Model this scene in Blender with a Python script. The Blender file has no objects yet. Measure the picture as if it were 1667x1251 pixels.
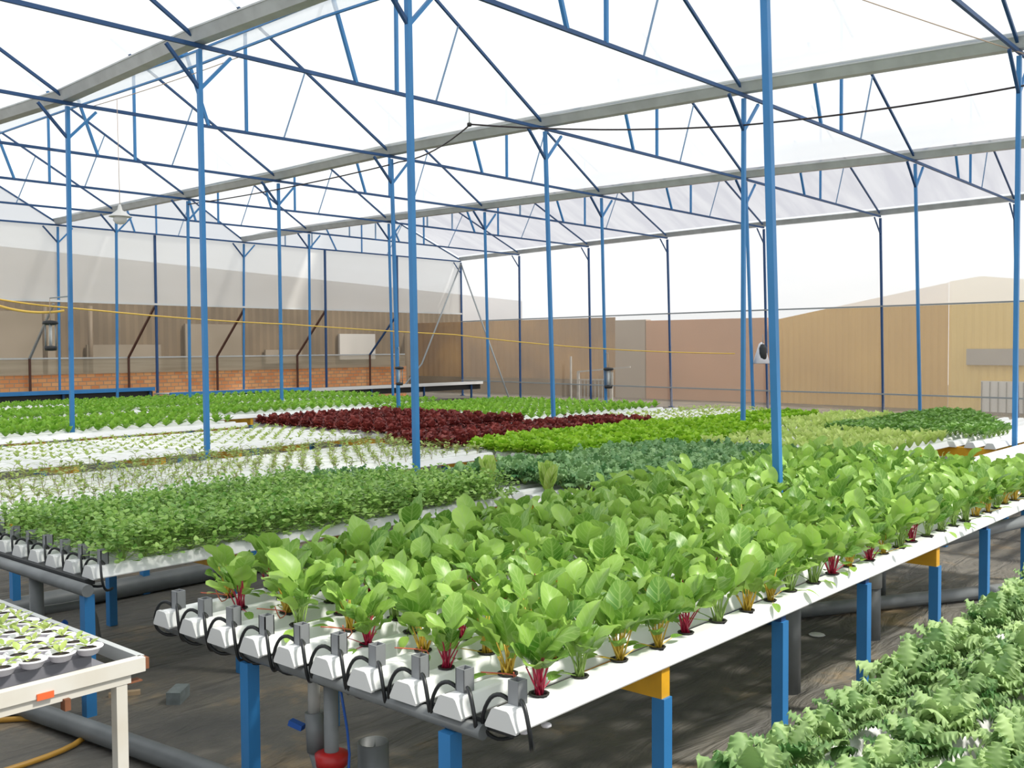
import bpy, math, random
from mathutils import Vector, Matrix
random.seed(7)
SC = bpy.context.scene
COL = SC.collection
PI = math.pi

# ------------------------------------------------------------------ camera
cam_d = bpy.data.cameras.new('camera')
cam_d.sensor_fit = 'HORIZONTAL'; cam_d.sensor_width = 36.0
cam_d.lens = 1648.6 / 1667.0 * 36.0
cam_d.clip_start = 0.05; cam_d.clip_end = 300
cam = bpy.data.objects.new('camera', cam_d); COL.objects.link(cam)
_r = Vector((0.66023642, -0.75103426, -0.00595152))
_u = Vector((0.03134923, 0.01964019, 0.99931551))
_f = Vector((0.75040329, 0.65997107, -0.03651152))
cam.matrix_world = Matrix(((_r.x, _u.x, -_f.x, 0.0), (_r.y, _u.y, -_f.y, 0.0), (_r.z, _u.z, -_f.z, 1.75), (0, 0, 0, 1)))
SC.camera = cam

# ------------------------------------------------------------------ light
world = bpy.data.worlds.new('sky'); SC.world = world; world.use_nodes = True
bg = world.node_tree.nodes['Background']
bg.inputs['Color'].default_value = (0.93, 0.97, 1.0, 1); bg.inputs['Strength'].default_value = 1.1
sun_d = bpy.data.lights.new('sun', 'SUN'); sun_d.energy = 4.2; sun_d.angle = math.radians(6); sun_d.color = (1.0, 0.96, 0.88)
sun = bpy.data.objects.new('sun', sun_d); COL.objects.link(sun)
sun.rotation_euler = Vector((0.45, -0.80, 1.15)).to_track_quat('Z', 'Y').to_euler()
SC.view_settings.view_transform = 'Standard'; SC.view_settings.look = 'None'
SC.view_settings.gamma = 1.0; SC.view_settings.use_curve_mapping = False
SC.view_settings.exposure = 0.0
SC.cycles.max_bounces = 10; SC.cycles.transparent_max_bounces = 24
SC.cycles.transmission_bounces = 8; SC.cycles.diffuse_bounces = 4

# ------------------------------------------------------------------ materials
def new_mat(name):
    m = bpy.data.materials.new(name); m.use_nodes = True
    nt = m.node_tree; nt.nodes.clear()
    out = nt.nodes.new('ShaderNodeOutputMaterial')
    return m, nt, out
def pbr(name, col, rough=0.5, metal=0.0, noise=0.0, nscale=8.0, col2=None, bump=0.0, bscale=30.0, spec=0.5, stretch=None):
    m, nt, out = new_mat(name)
    b = nt.nodes.new('ShaderNodeBsdfPrincipled')
    b.inputs['Roughness'].default_value = rough; b.inputs['Metallic'].default_value = metal
    b.inputs['Specular IOR Level'].default_value = spec
    b.inputs['Base Color'].default_value = (*col, 1)
    tc = nt.nodes.new('ShaderNodeTexCoord'); src = tc.outputs['Object']
    if stretch:
        mp = nt.nodes.new('ShaderNodeMapping'); mp.inputs['Scale'].default_value = stretch
        nt.links.new(src, mp.inputs['Vector']); src = mp.outputs['Vector']
    if noise > 0 or col2:
        n = nt.nodes.new('ShaderNodeTexNoise'); n.inputs['Scale'].default_value = nscale; n.inputs['Detail'].default_value = 5
        nt.links.new(src, n.inputs['Vector'])
        r = nt.nodes.new('ShaderNodeValToRGB')
        c2 = col2 if col2 else tuple(c * (1 - noise) for c in col)
        r.color_ramp.elements[0].position = 0.35; r.color_ramp.elements[1].position = 0.65
        r.color_ramp.elements[0].color = (*c2, 1); r.color_ramp.elements[1].color = (*col, 1)
        nt.links.new(n.outputs['Fac'], r.inputs['Fac']); nt.links.new(r.outputs['Color'], b.inputs['Base Color'])
    if bump > 0:
        n2 = nt.nodes.new('ShaderNodeTexNoise'); n2.inputs['Scale'].default_value = bscale; n2.inputs['Detail'].default_value = 4
        nt.links.new(src, n2.inputs['Vector'])
        bp = nt.nodes.new('ShaderNodeBump'); bp.inputs['Strength'].default_value = bump; bp.inputs['Distance'].default_value = 0.02
        nt.links.new(n2.outputs['Fac'], bp.inputs['Height']); nt.links.new(bp.outputs['Normal'], b.inputs['Normal'])
    nt.links.new(b.outputs[0], out.inputs[0])
    return m
def leafm(name, c1, c2, rough=0.42, trans=0.3, vein=None, nscale=9.0, tcol=None):
    m, nt, out = new_mat(name)
    b = nt.nodes.new('ShaderNodeBsdfPrincipled'); b.inputs['Roughness'].default_value = rough
    b.inputs['Specular IOR Level'].default_value = 0.4
    tc = nt.nodes.new('ShaderNodeTexCoord'); oi = nt.nodes.new('ShaderNodeObjectInfo'); geo = nt.nodes.new('ShaderNodeNewGeometry')
    n = nt.nodes.new('ShaderNodeTexNoise'); n.inputs['Scale'].default_value = nscale; n.inputs['Detail'].default_value = 2
    nt.links.new(tc.outputs['Object'], n.inputs['Vector'])
    a = nt.nodes.new('ShaderNodeMath'); a.operation = 'MULTIPLY_ADD'; a.inputs[1].default_value = 0.5; a.inputs[2].default_value = 0.0
    nt.links.new(geo.outputs['Random Per Island'], a.inputs[0])
    a2 = nt.nodes.new('ShaderNodeMath'); a2.operation = 'MULTIPLY_ADD'; a2.inputs[1].default_value = 0.25
    nt.links.new(oi.outputs['Random'], a2.inputs[0]); nt.links.new(a.outputs[0], a2.inputs[2])
    a3 = nt.nodes.new('ShaderNodeMath'); a3.operation = 'MULTIPLY_ADD'; a3.inputs[1].default_value = 0.7
    nt.links.new(n.outputs['Fac'], a3.inputs[0]); nt.links.new(a2.outputs[0], a3.inputs[2])
    r = nt.nodes.new('ShaderNodeValToRGB'); r.color_ramp.elements[0].position = 0.35; r.color_ramp.elements[1].position = 1.1
    r.color_ramp.elements[0].color = (*c1, 1); r.color_ramp.elements[1].color = (*c2, 1)
    nt.links.new(a3.outputs[0], r.inputs['Fac'])
    colout = r.outputs['Color']
    if vein:
        uv = nt.nodes.new('ShaderNodeUVMap'); sep = nt.nodes.new('ShaderNodeSeparateXYZ'); nt.links.new(uv.outputs[0], sep.inputs[0])
        av = nt.nodes.new('ShaderNodeMath'); av.operation = 'ABSOLUTE'; nt.links.new(sep.outputs['Y'], av.inputs[0])
        k = nt.nodes.new('ShaderNodeMath'); k.operation = 'MULTIPLY_ADD'; k.inputs[1].default_value = -1.6
        k0 = nt.nodes.new('ShaderNodeMath'); k0.operation = 'MULTIPLY'; k0.inputs[1].default_value = 5.0; nt.links.new(sep.outputs['X'], k0.inputs[0])
        nt.links.new(av.outputs[0], k.inputs[0]); nt.links.new(k0.outputs[0], k.inputs[2])
        pp = nt.nodes.new('ShaderNodeMath'); pp.operation = 'PINGPONG'; pp.inputs[1].default_value = 0.5; nt.links.new(k.outputs[0], pp.inputs[0])
        mn = nt.nodes.new('ShaderNodeMath'); mn.operation = 'MINIMUM'; nt.links.new(pp.outputs[0], mn.inputs[0]); nt.links.new(av.outputs[0], mn.inputs[1])
        mr = nt.nodes.new('ShaderNodeMapRange'); mr.inputs['From Min'].default_value = 0.02; mr.inputs['From Max'].default_value = 0.13
        mr.inputs['To Min'].default_value = 0.65; mr.inputs['To Max'].default_value = 0.0; nt.links.new(mn.outputs[0], mr.inputs['Value'])
        mx = nt.nodes.new('ShaderNodeMixRGB'); mx.inputs['Color2'].default_value = (*vein, 1)
        nt.links.new(mr.outputs[0], mx.inputs['Fac']); nt.links.new(colout, mx.inputs['Color1']); colout = mx.outputs[0]
    nt.links.new(colout, b.inputs['Base Color'])
    t = nt.nodes.new('ShaderNodeBsdfTranslucent')
    if tcol: t.inputs['Color'].default_value = (*tcol, 1)
    else: nt.links.new(colout, t.inputs['Color'])
    mix = nt.nodes.new('ShaderNodeMixShader'); mix.inputs[0].default_value = trans
    nt.links.new(b.outputs[0], mix.inputs[1]); nt.links.new(t.outputs[0], mix.inputs[2]); nt.links.new(mix.outputs[0], out.inputs[0])
    return m
def film(name, transp, col, tl=0.7, wrinkle=None, col2=None, scale=(1, 1, 1)):
    """thin plastic sheet or insect net: partly see-through, the rest scatters light to both sides"""
    m, nt, out = new_mat(name)
    t = nt.nodes.new('ShaderNodeBsdfTransparent'); tr = nt.nodes.new('ShaderNodeBsdfTranslucent'); d = nt.nodes.new('ShaderNodeBsdfDiffuse')
    for s in (tr, d): s.inputs['Color'].default_value = (*col, 1)
    if col2:
        tc = nt.nodes.new('ShaderNodeTexCoord'); mp = nt.nodes.new('ShaderNodeMapping'); mp.inputs['Scale'].default_value = scale
        n = nt.nodes.new('ShaderNodeTexNoise'); n.inputs['Scale'].default_value = 1.0; n.inputs['Detail'].default_value = 3
        nt.links.new(tc.outputs['Object'], mp.inputs[0]); nt.links.new(mp.outputs[0], n.inputs['Vector'])
        r = nt.nodes.new('ShaderNodeValToRGB'); r.color_ramp.elements[0].position = 0.35; r.color_ramp.elements[1].position = 0.65
        r.color_ramp.elements[0].color = (*col2, 1); r.color_ramp.elements[1].color = (*col, 1)
        nt.links.new(n.outputs['Fac'], r.inputs['Fac'])
        for s in (tr, d): nt.links.new(r.outputs['Color'], s.inputs['Color'])
    m1 = nt.nodes.new('ShaderNodeMixShader'); m1.inputs[0].default_value = tl
    nt.links.new(d.outputs[0], m1.inputs[1]); nt.links.new(tr.outputs[0], m1.inputs[2])
    m2 = nt.nodes.new('ShaderNodeMixShader'); m2.inputs[0].default_value = transp
    nt.links.new(m1.outputs[0], m2.inputs[1]); nt.links.new(t.outputs[0], m2.inputs[2]); nt.links.new(m2.outputs[0], out.inputs[0])
    return m

M = {}
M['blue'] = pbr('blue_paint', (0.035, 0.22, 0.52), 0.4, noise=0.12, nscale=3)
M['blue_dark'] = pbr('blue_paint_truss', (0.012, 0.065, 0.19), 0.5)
M['thin'] = pbr('grey_blue_rod', (0.16, 0.27, 0.42), 0.45)
M['yellow'] = pbr('yellow_paint', (0.80, 0.42, 0.02), 0.45, noise=0.15, nscale=12)
M['galv'] = pbr('galvanised', (0.55, 0.57, 0.56), 0.42, metal=0.25, noise=0.15, nscale=4)
M['channel'] = pbr('white_pvc', (0.86, 0.87, 0.86), 0.35, noise=0.03, nscale=6)
M['cap'] = pbr('white_cap', (0.68, 0.69, 0.68), 0.4)
M['grey_tube'] = pbr('grey_tube', (0.24, 0.25, 0.26), 0.45)
M['dark_in'] = pbr('dark_inside', (0.03, 0.03, 0.035), 0.8)
M['pvc'] = pbr('grey_pvc', (0.20, 0.215, 0.22), 0.45, noise=0.25, nscale=5)
M['pvc_light'] = pbr('light_pvc', (0.42, 0.42, 0.40), 0.5, noise=0.2)
M['hose'] = pbr('black_hose', (0.012, 0.014, 0.016), 0.35)
M['red'] = pbr('red_plastic', (0.42, 0.01, 0.01), 0.4)
M['valve'] = pbr('blue_plastic', (0.01, 0.08, 0.35), 0.4)
M['cup'] = pbr('net_cup_black', (0.02, 0.018, 0.016), 0.7)
M['cup_white'] = pbr('white_cup', (0.82, 0.80, 0.84), 0.45)
M['compost'] = pbr('dark_compost', (0.03, 0.02, 0.015), 0.9)
M['rust_white'] = pbr('rusted_white_steel', (0.66, 0.64, 0.58), 0.5, nscale=5.0, col2=(0.60, 0.56, 0.48))
M['rust'] = pbr('rust', (0.24, 0.09, 0.04), 0.85, noise=0.4)
M['orange'] = pbr('orange_sticker', (0.78, 0.14, 0.04), 0.5)
M['hose_y'] = pbr('yellow_hose', (0.50, 0.27, 0.04), 0.4)
M['rope'] = pbr('yellow_rope', (0.80, 0.52, 0.10), 0.6)
M['cable'] = pbr('dark_cable', (0.03, 0.02, 0.025), 0.5)
M['wire_red'] = pbr('red_wire', (0.55, 0.12, 0.06), 0.5)
M['wire_pale'] = pbr('pale_wire', (0.55, 0.40, 0.28), 0.5)
M['brace_rust'] = pbr('brown_brace', (0.11, 0.045, 0.03), 0.7)
M['brace_grey'] = pbr('grey_brace', (0.30, 0.33, 0.34), 0.5)
M['black'] = pbr('black_plastic', (0.02, 0.022, 0.024), 0.5)
M['white_p'] = pbr('white_plastic', (0.8, 0.8, 0.78), 0.4)
M['lampw'] = pbr('lamp_shade_white', (0.72, 0.71, 0.68), 0.35)
M['brick_grey'] = pbr('grey_block', (0.20, 0.23, 0.23), 0.8, noise=0.3, nscale=20)
M['wood'] = pbr('pale_wood', (0.50, 0.36, 0.22), 0.8, noise=0.3)
M['tray'] = pbr('grey_tray', (0.18, 0.18, 0.20), 0.5)
M['concrete'] = pbr('concrete', (0.42, 0.40, 0.37), 0.8, noise=0.2)
M['greenleaf'] = leafm('chard_leaf', (0.095, 0.25, 0.03), (0.40, 0.62, 0.12), vein=(0.36, 0.54, 0.15), trans=0.32, rough=0.36)
M['st_y'] = pbr('yellow_stalk', (0.62, 0.42, 0.05), 0.4)
M['st_r'] = pbr('red_stalk', (0.42, 0.02, 0.06), 0.35)
M['st_g'] = pbr('green_stalk', (0.32, 0.48, 0.12), 0.4)
M['parsley'] = leafm('herb_leaf', (0.12, 0.30, 0.045), (0.50, 0.72, 0.20), trans=0.35)
M['kale'] = leafm('kale_leaf', (0.06, 0.20, 0.06), (0.36, 0.56, 0.24), trans=0.25, rough=0.5)
M['kale_l'] = leafm('kale_leaf_light', (0.06, 0.18, 0.04), (0.44, 0.60, 0.24), trans=0.2, rough=0.55)
M['curly'] = leafm('curly_leaf', (0.20, 0.44, 0.015), (0.50, 0.78, 0.07), trans=0.3)
M['redl'] = leafm('red_leaf', (0.09, 0.012, 0.014), (0.38, 0.075, 0.06), trans=0.2, rough=0.5)
M['pale'] = leafm('pale_leaf', (0.36, 0.53, 0.08), (0.66, 0.78, 0.27), trans=0.35)
M['lime'] = leafm('lime_leaf', (0.17, 0.40, 0.03), (0.36, 0.62, 0.08), trans=0.35)
M['bok'] = leafm('bok_leaf', (0.05, 0.18, 0.02), (0.20, 0.40, 0.06), trans=0.25, vein=(0.4, 0.55, 0.2))
M['sprout'] = leafm('sprout_leaf', (0.24, 0.38, 0.06), (0.48, 0.58, 0.16), trans=0.3)
M['sprout_st'] = pbr('sprout_stem', (0.40, 0.36, 0.14), 0.5)
M['romaine'] = leafm('romaine_leaf', (0.26, 0.45, 0.05), (0.52, 0.68, 0.16), trans=0.3, vein=(0.65, 0.75, 0.35))
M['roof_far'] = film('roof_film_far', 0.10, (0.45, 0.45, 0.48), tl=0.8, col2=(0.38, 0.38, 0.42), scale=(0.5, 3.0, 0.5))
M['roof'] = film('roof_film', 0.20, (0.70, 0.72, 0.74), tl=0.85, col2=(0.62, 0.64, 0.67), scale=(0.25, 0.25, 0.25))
M['vent'] = film('vent_film', 0.35, (0.86, 0.90, 0.93), tl=0.7)
M['wall_film'] = film('wall_film', 0.36, (0.99, 0.99, 1.0), tl=0.85, col2=(0.90, 0.92, 0.96), scale=(0.12, 0.12, 0.5))
M['wall_film_b'] = film('wall_film_back', 0.24, (0.99, 0.98, 0.95), tl=0.5, col2=(0.92, 0.90, 0.86), scale=(0.15, 0.15, 0.7))
M['net'] = film('wall_net', 0.72, (0.80, 0.70, 0.58), tl=0.5)
M['net_d'] = film('skirt_net', 0.80, (0.52, 0.45, 0.36), tl=0.5)
M['curtain'] = film('skirt_curtain', 0.30, (0.62, 0.55, 0.42), tl=0.5, col2=(0.5, 0.44, 0.33), scale=(0.5, 1, 9))

# ------------------------------------------------------------------ mesh helper
class MB:
    def __init__(s): s.v = []; s.f = []; s.uv = None; s.sm = []
    def face(s, idx, smooth=False): s.f.append(tuple(idx)); s.sm.append(smooth)
    def box(s, c, d, rot=None):
        hx, hy, hz = d[0] / 2, d[1] / 2, d[2] / 2; b = len(s.v); c = Vector(c)
        for x in (-hx, hx):
            for y in (-hy, hy):
                for z in (-hz, hz):
                    p = Vector((x, y, z))
                    if rot: p = rot @ p
                    s.v.append(tuple(c + p))
        for q in ((0, 1, 3, 2), (4, 6, 7, 5), (0, 4, 5, 1), (2, 3, 7, 6), (0, 2, 6, 4), (1, 5, 7, 3)): s.face([b + i for i in q])
        return s
    def bar(s, a, b, w, h=None, up=(0, 0, 1)):
        h = h or w; a = Vector(a); b = Vector(b); d = (b - a).normalized(); up = Vector(up)
        if abs(d.dot(up)) > 0.98: up = Vector((1, 0, 0))
        x = d.cross(up).normalized() * w / 2; y = x.normalized().cross(d).normalized() * h / 2; n = len(s.v)
        for p in (a, b):
            for q in (-x - y, x - y, x + y, -x + y): s.v.append(tuple(p + q))
        for i in range(4):
            j = (i + 1) % 4; s.face((n + i, n + j, n + 4 + j, n + 4 + i))
        s.face((n + 3, n + 2, n + 1, n)); s.face((n + 4, n + 5, n + 6, n + 7)); return s
    def tube(s, pts, r, n=8, cap=True, r2=None):
        pts = [Vector(p) for p in pts]; N = len(pts); base = len(s.v); prev = None
        for i, p in enumerate(pts):
            d = (pts[min(i + 1, N - 1)] - pts[max(i - 1, 0)]).normalized()
            if prev is None: x = d.orthogonal().normalized()
            else: x = (prev - d * prev.dot(d)).normalized()
            prev = x; y = d.cross(x); rr = r if r2 is None else r + (r2 - r) * i / max(1, N - 1)
            for k in range(n):
                a = 2 * PI * k / n; s.v.append(tuple(p + (x * math.cos(a) + y * math.sin(a)) * rr))
        for i in range(N - 1):
            for k in range(n):
                k2 = (k + 1) % n; s.face((base + i * n + k, base + i * n + k2, base + (i + 1) * n + k2, base + (i + 1) * n + k), True)
        if cap: s.face([base + k for k in range(n)][::-1]); s.face([base + (N - 1) * n + k for k in range(n)])
        return s
    def lathe(s, prof, c=(0, 0, 0), n=16):
        base = len(s.v); m = len(prof)
        for r, z in prof:
            for k in range(n):
                a = 2 * PI * k / n; s.v.append((c[0] + r * math.cos(a), c[1] + r * math.sin(a), c[2] + z))
        for i in range(m - 1):
            for k in range(n):
                k2 = (k + 1) % n; s.face((base + i * n + k, base + i * n + k2, base + (i + 1) * n + k2, base + (i + 1) * n + k), True)
        if prof[0][0] > 1e-4: s.face([base + k for k in range(n)][::-1])
        if prof[-1][0] > 1e-4: s.face([base + (m - 1) * n + k for k in range(n)])
        return s
    def prism(s, poly, a, b):
        """poly of (y,z) swept from x=a to x=b"""
        n = len(poly); base = len(s.v)
        for x in (a, b):
            for y, z in poly: s.v.append((x, y, z))
        for i in range(n):
            j = (i + 1) % n; s.face((base + i, base + j, base + n + j, base + n + i))
        s.face([base + i for i in range(n)][::-1]); s.face([base + n + i for i in range(n)]); return s
    def quad(s, *p):
        b = len(s.v); s.v += [tuple(q) for q in p]; s.face(range(b, b + len(p))); return s
    def mesh(s, name, mat):
        me = bpy.data.meshes.new(name); me.from_pydata(s.v, [], s.f)
        me.polygons.foreach_set('use_smooth', s.sm)
        if s.uv:
            ul = me.uv_layers.new(name='UVMap'); d = []
            vi = [0] * len(me.loops); me.loops.foreach_get('vertex_index', vi)
            for i in vi: d.extend(s.uv.get(i, (0.0, 1.0)))
            ul.data.foreach_set('uv', d)
        me.materials.append(M[mat]); me.update(); return me
    def build(s, name, mat, parent=None, **kw):
        return obj(name, s.mesh(name, mat), parent, **kw)

def props(o, label=None, cat=None, group=None, kind=None):
    if label: o['label'] = label
    if cat: o['category'] = cat
    if group: o['group'] = group
    if kind: o['kind'] = kind
    return o
def obj(name, me, parent=None, loc=None, rz=0, sc=None, **kw):
    o = bpy.data.objects.new(name, me); COL.objects.link(o)
    if parent: o.parent = parent
    if loc: o.location = loc
    if rz: o.rotation_euler = (0, 0, rz)
    if sc: o.scale = (sc, sc, sc)
    return props(o, **kw)
def thing(name, label, cat, loc=(0, 0, 0), rz=0, group=None):
    return obj(name, None, None, loc=loc, rz=rz, label=label, cat=cat, group=group)
def struct(name, mb, mat): return mb.build(name, mat, kind='structure')
_U = ['first', 'second', 'third', 'fourth', 'fifth', 'sixth', 'seventh', 'eighth', 'ninth']
ORD = ['first', 'second', 'third', 'fourth', 'fifth', 'sixth', 'seventh', 'eighth', 'ninth', 'tenth', 'eleventh', 'twelfth', 'thirteenth', 'fourteenth', 'fifteenth', 'sixteenth', 'seventeenth', 'eighteenth', 'nineteenth']
for _t, _T in (('twentieth', 'twenty'), ('thirtieth', 'thirty'), ('fortieth', 'forty')):
    ORD += [_t] + [_T + '-' + u for u in _U]

# ------------------------------------------------------------------ ground
def ground_mat():
    m, nt, out = new_mat('ground_sheet')
    b = nt.nodes.new('ShaderNodeBsdfPrincipled'); b.inputs['Roughness'].default_value = 0.62
    tc = nt.nodes.new('ShaderNodeTexCoord')
    n1 = nt.nodes.new('ShaderNodeTexNoise'); n1.inputs['Scale'].default_value = 1.3; n1.inputs['Detail'].default_value = 7; n1.inputs['Roughness'].default_value = 0.65
    nt.links.new(tc.outputs['Object'], n1.inputs['Vector'])
    r1 = nt.nodes.new('ShaderNodeValToRGB'); e = r1.color_ramp.elements
    e[0].position = 0.40; e[0].color = (0.105, 0.10, 0.09, 1); e[1].position = 0.70; e[1].color = (0.36, 0.26, 0.15, 1)
    x = e.new(0.56); x.color = (0.155, 0.142, 0.118, 1)
    nt.links.new(n1.outputs['Fac'], r1.inputs['Fac'])
    mp = nt.nodes.new('ShaderNodeMapping'); mp.inputs['Scale'].default_value = (0.8, 3.2, 1); mp.inputs['Rotation'].default_value = (0, 0, 0.5)
    nt.links.new(tc.outputs['Object'], mp.inputs[0])
    n2 = nt.nodes.new('ShaderNodeTexNoise'); n2.inputs['Scale'].default_value = 2.2; n2.inputs['Detail'].default_value = 6; n2.inputs['Distortion'].default_value = 1.2
    nt.links.new(mp.outputs[0], n2.inputs['Vector'])
    bp = nt.nodes.new('ShaderNodeBump'); bp.inputs['Strength'].default_value = 0.8; bp.inputs['Distance'].default_value = 0.08
    nt.links.new(n2.outputs['Fac'], bp.inputs['Height']); nt.links.new(bp.outputs[0], b.inputs['Normal'])
    nt.links.new(r1.outputs[0], b.inputs['Base Color']); nt.links.new(b.outputs[0], out.inputs[0]); return m
M['ground'] = ground_mat()
def brick_mat():
    m, nt, out = new_mat('clay_brick')
    b = nt.nodes.new('ShaderNodeBsdfPrincipled'); b.inputs['Roughness'].default_value = 0.9
    tc = nt.nodes.new('ShaderNodeTexCoord'); mp = nt.nodes.new('ShaderNodeMapping'); mp.inputs['Rotation'].default_value = (PI / 2, 0, 0)
    bt = nt.nodes.new('ShaderNodeTexBrick'); bt.inputs['Scale'].default_value = 1.0
    bt.inputs['Color1'].default_value = (0.80, 0.30, 0.11, 1); bt.inputs['Color2'].default_value = (0.95, 0.48, 0.20, 1); bt.inputs['Mortar'].default_value = (0.50, 0.33, 0.22, 1)
    bt.inputs['Brick Width'].default_value = 0.24; bt.inputs['Row Height'].default_value = 0.11; bt.inputs['Mortar Size'].default_value = 0.012
    nt.links.new(tc.outputs['Object'], mp.inputs[0]); nt.links.new(mp.outputs[0], bt.inputs['Vector'])
    nt.links.new(bt.outputs['Color'], b.inputs['Base Color']); nt.links.new(b.outputs[0], out.inputs[0]); return m
M['brick'] = brick_mat()
def corr_mat(name, c1, c2, axis='Y', period=0.19):
    m, nt, out = new_mat(name)
    b = nt.nodes.new('ShaderNodeBsdfPrincipled'); b.inputs['Roughness'].default_value = 0.6
    b.inputs['Base Color'].default_value = (*c1, 1)
    tc = nt.nodes.new('ShaderNodeTexCoord'); n = nt.nodes.new('ShaderNodeTexNoise'); n.inputs['Scale'].default_value = 0.6
    nt.links.new(tc.outputs['Object'], n.inputs['Vector'])
    r = nt.nodes.new('ShaderNodeValToRGB'); r.color_ramp.elements[0].position = .35; r.color_ramp.elements[1].position = .7
    r.color_ramp.elements[0].color = (*c2, 1); r.color_ramp.elements[1].color = (*c1, 1)
    nt.links.new(n.outputs['Fac'], r.inputs['Fac']); nt.links.new(r.outputs[0], b.inputs['Base Color']); nt.links.new(b.outputs[0], out.inputs[0]); return m
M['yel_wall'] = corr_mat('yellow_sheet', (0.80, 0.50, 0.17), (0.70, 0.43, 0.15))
M['yel_wall_lit'] = corr_mat('yellow_sheet_lit', (0.95, 0.70, 0.28), (0.92, 0.66, 0.25))  # same sheet as the side wall, with the gable's brighter light painted in
M['pink_wall'] = corr_mat('pink_plaster', (0.62, 0.32, 0.19), (0.54, 0.28, 0.17))
M['gold_wall'] = corr_mat('tan_sheet', (0.50, 0.28, 0.10), (0.28, 0.16, 0.08))
M['grey_wall'] = corr_mat('grey_panel', (0.42, 0.36, 0.30), (0.38, 0.33, 0.28))
M['brown_wall'] = corr_mat('brown_sheet', (0.20, 0.145, 0.09), (0.13, 0.095, 0.06))
M['dull_sheet'] = corr_mat('dull_sheet', (0.30, 0.25, 0.19), (0.22, 0.18, 0.13))
M['gal_wall'] = corr_mat('pale_sheet', (0.55, 0.52, 0.48), (0.45, 0.43, 0.40))

g = MB()
GN = 60
struct('floor', MB().quad((-12, -14, 0), (45, -14, 0), (45, 45, 0), (-12, 45, 0)), 'ground')

# ------------------------------------------------------------------ roof structure
H = 4.82
NODES = {
 (0,-1):(5.76,3.01,5.85,2.90),(0,0):(5.77,6.19,5.80,6.16),(0,1):(5.75,9.28,5.76,9.27),(0,2):(5.96,12.64,5.94,12.67),
 (1,-1):(11.70,3.11,11.70,3.11),(1,0):(11.38,6.17,11.38,6.17),(1,1):(11.19,9.19,11.27,9.10),(1,2):(11.11,12.34,11.17,12.27),
 (1,3):(11.31,15.67,11.32,15.67),(1,4):(11.38,18.89,11.36,18.91),(1,5):(11.45,22.02,11.41,22.07),(1,6):(11.53,25.11,11.50,25.15),
 (2,0):(17.43,6.24,17.52,6.14),(2,1):(17.12,9.24,17.23,9.11),(2,2):(16.95,12.43,17.01,12.36),(2,3):(16.87,15.63,16.92,15.57),
 (2,4):(16.80,18.78,16.85,18.73),(2,5):(16.84,22.00,16.83,22.02),(2,6):(17.09,25.39,17.04,25.45),
 (3,0):(23.93,6.42,24.01,6.32),(3,1):(24.28,9.51,24.35,9.43),(3,2):(24.40,12.64,24.48,12.55),(3,3):(24.81,15.87,24.89,15.78),
 (3,4):(25.23,19.00,25.27,18.95),(3,5):(25.77,22.31,25.78,22.30),(3,6):(26.31,25.56,26.33,25.54),
 (0,3):(5.83,15.74,5.83,15.74),(0,4):(5.83,18.93,5.83,18.93),(0,5):(5.83,22.12,5.83,22.12),(0,6):(5.83,25.31,5.83,25.31),
 (2,-1):(17.6,3.05,17.6,3.05),(3,-1):(23.5,3.2,23.5,3.2)}
for t in range(-2, 7): NODES[(-1, t)] = (0.20, 6.17 + 3.19 * t, 0.20, 6.17 + 3.19 * t)
for gi in (0, 1, 2, 3): NODES[(gi, -2)] = (NODES[(gi, -1)][0], -0.18, NODES[(gi, -1)][0], -0.18)
def top(gi, t, z=H): a = NODES[(gi, t)]; return Vector((a[0], a[1], z))
GNAME = {-1: 'leftmost', 0: 'nearest', 1: 'second', 2: 'third', 3: 'right wall'}
skip_posts = {(-1, t) for t in range(-2, 7)} | {(gi, -2) for gi in range(4)} | {(0, 3), (0, 4), (0, 5), (0, 6), (2, -1), (3, -1)}
POSTLAB = {(0, -1): 'thick blue square post rising straight out of the chard bed', (0, 0): 'blue post behind the parsley bed, left of centre in front of the kale',
 (0, 1): 'blue post at the front edge of the white seedling bed', (0, 2): 'blue post near the left edge of the photo, beside the hanging insect trap',
 (3, 6): 'dark blue corner post where the back and right walls meet'}
for k, a in NODES.items():
    if k in skip_posts: continue
    gi, t = k
    lab = POSTLAB.get(k) or 'blue steel post under the %s roof gutter, %s from the back wall' % (GNAME[gi], ORD[6 - t])
    th = thing('roof_post', lab, 'post', (a[2], a[3], 0), group='blue posts carrying the greenhouse roof')
    w = 0.046 if gi < 3 else 0.05
    d = Vector((a[0] - a[2], a[1] - a[3], 0))
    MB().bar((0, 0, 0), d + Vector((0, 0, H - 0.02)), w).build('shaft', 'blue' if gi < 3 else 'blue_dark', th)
    MB().box((0, 0, 0.01), (0.13, 0.13, 0.02)).build('base_plate', 'blue_dark', th)
    # knee braces run along the truss
    kz = H - 0.42; kd = d * (kz / H)
    for s in (-1, 1):
        if gi == 3 and s == 1: continue
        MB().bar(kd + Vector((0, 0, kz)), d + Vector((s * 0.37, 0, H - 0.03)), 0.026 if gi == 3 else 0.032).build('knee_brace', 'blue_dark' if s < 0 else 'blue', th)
RZ = lambda gfrac: 4.88 + 0.575 * (1 - gfrac) * 5.6          # height of the long rafter
RIDGE = 0.42
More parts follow.
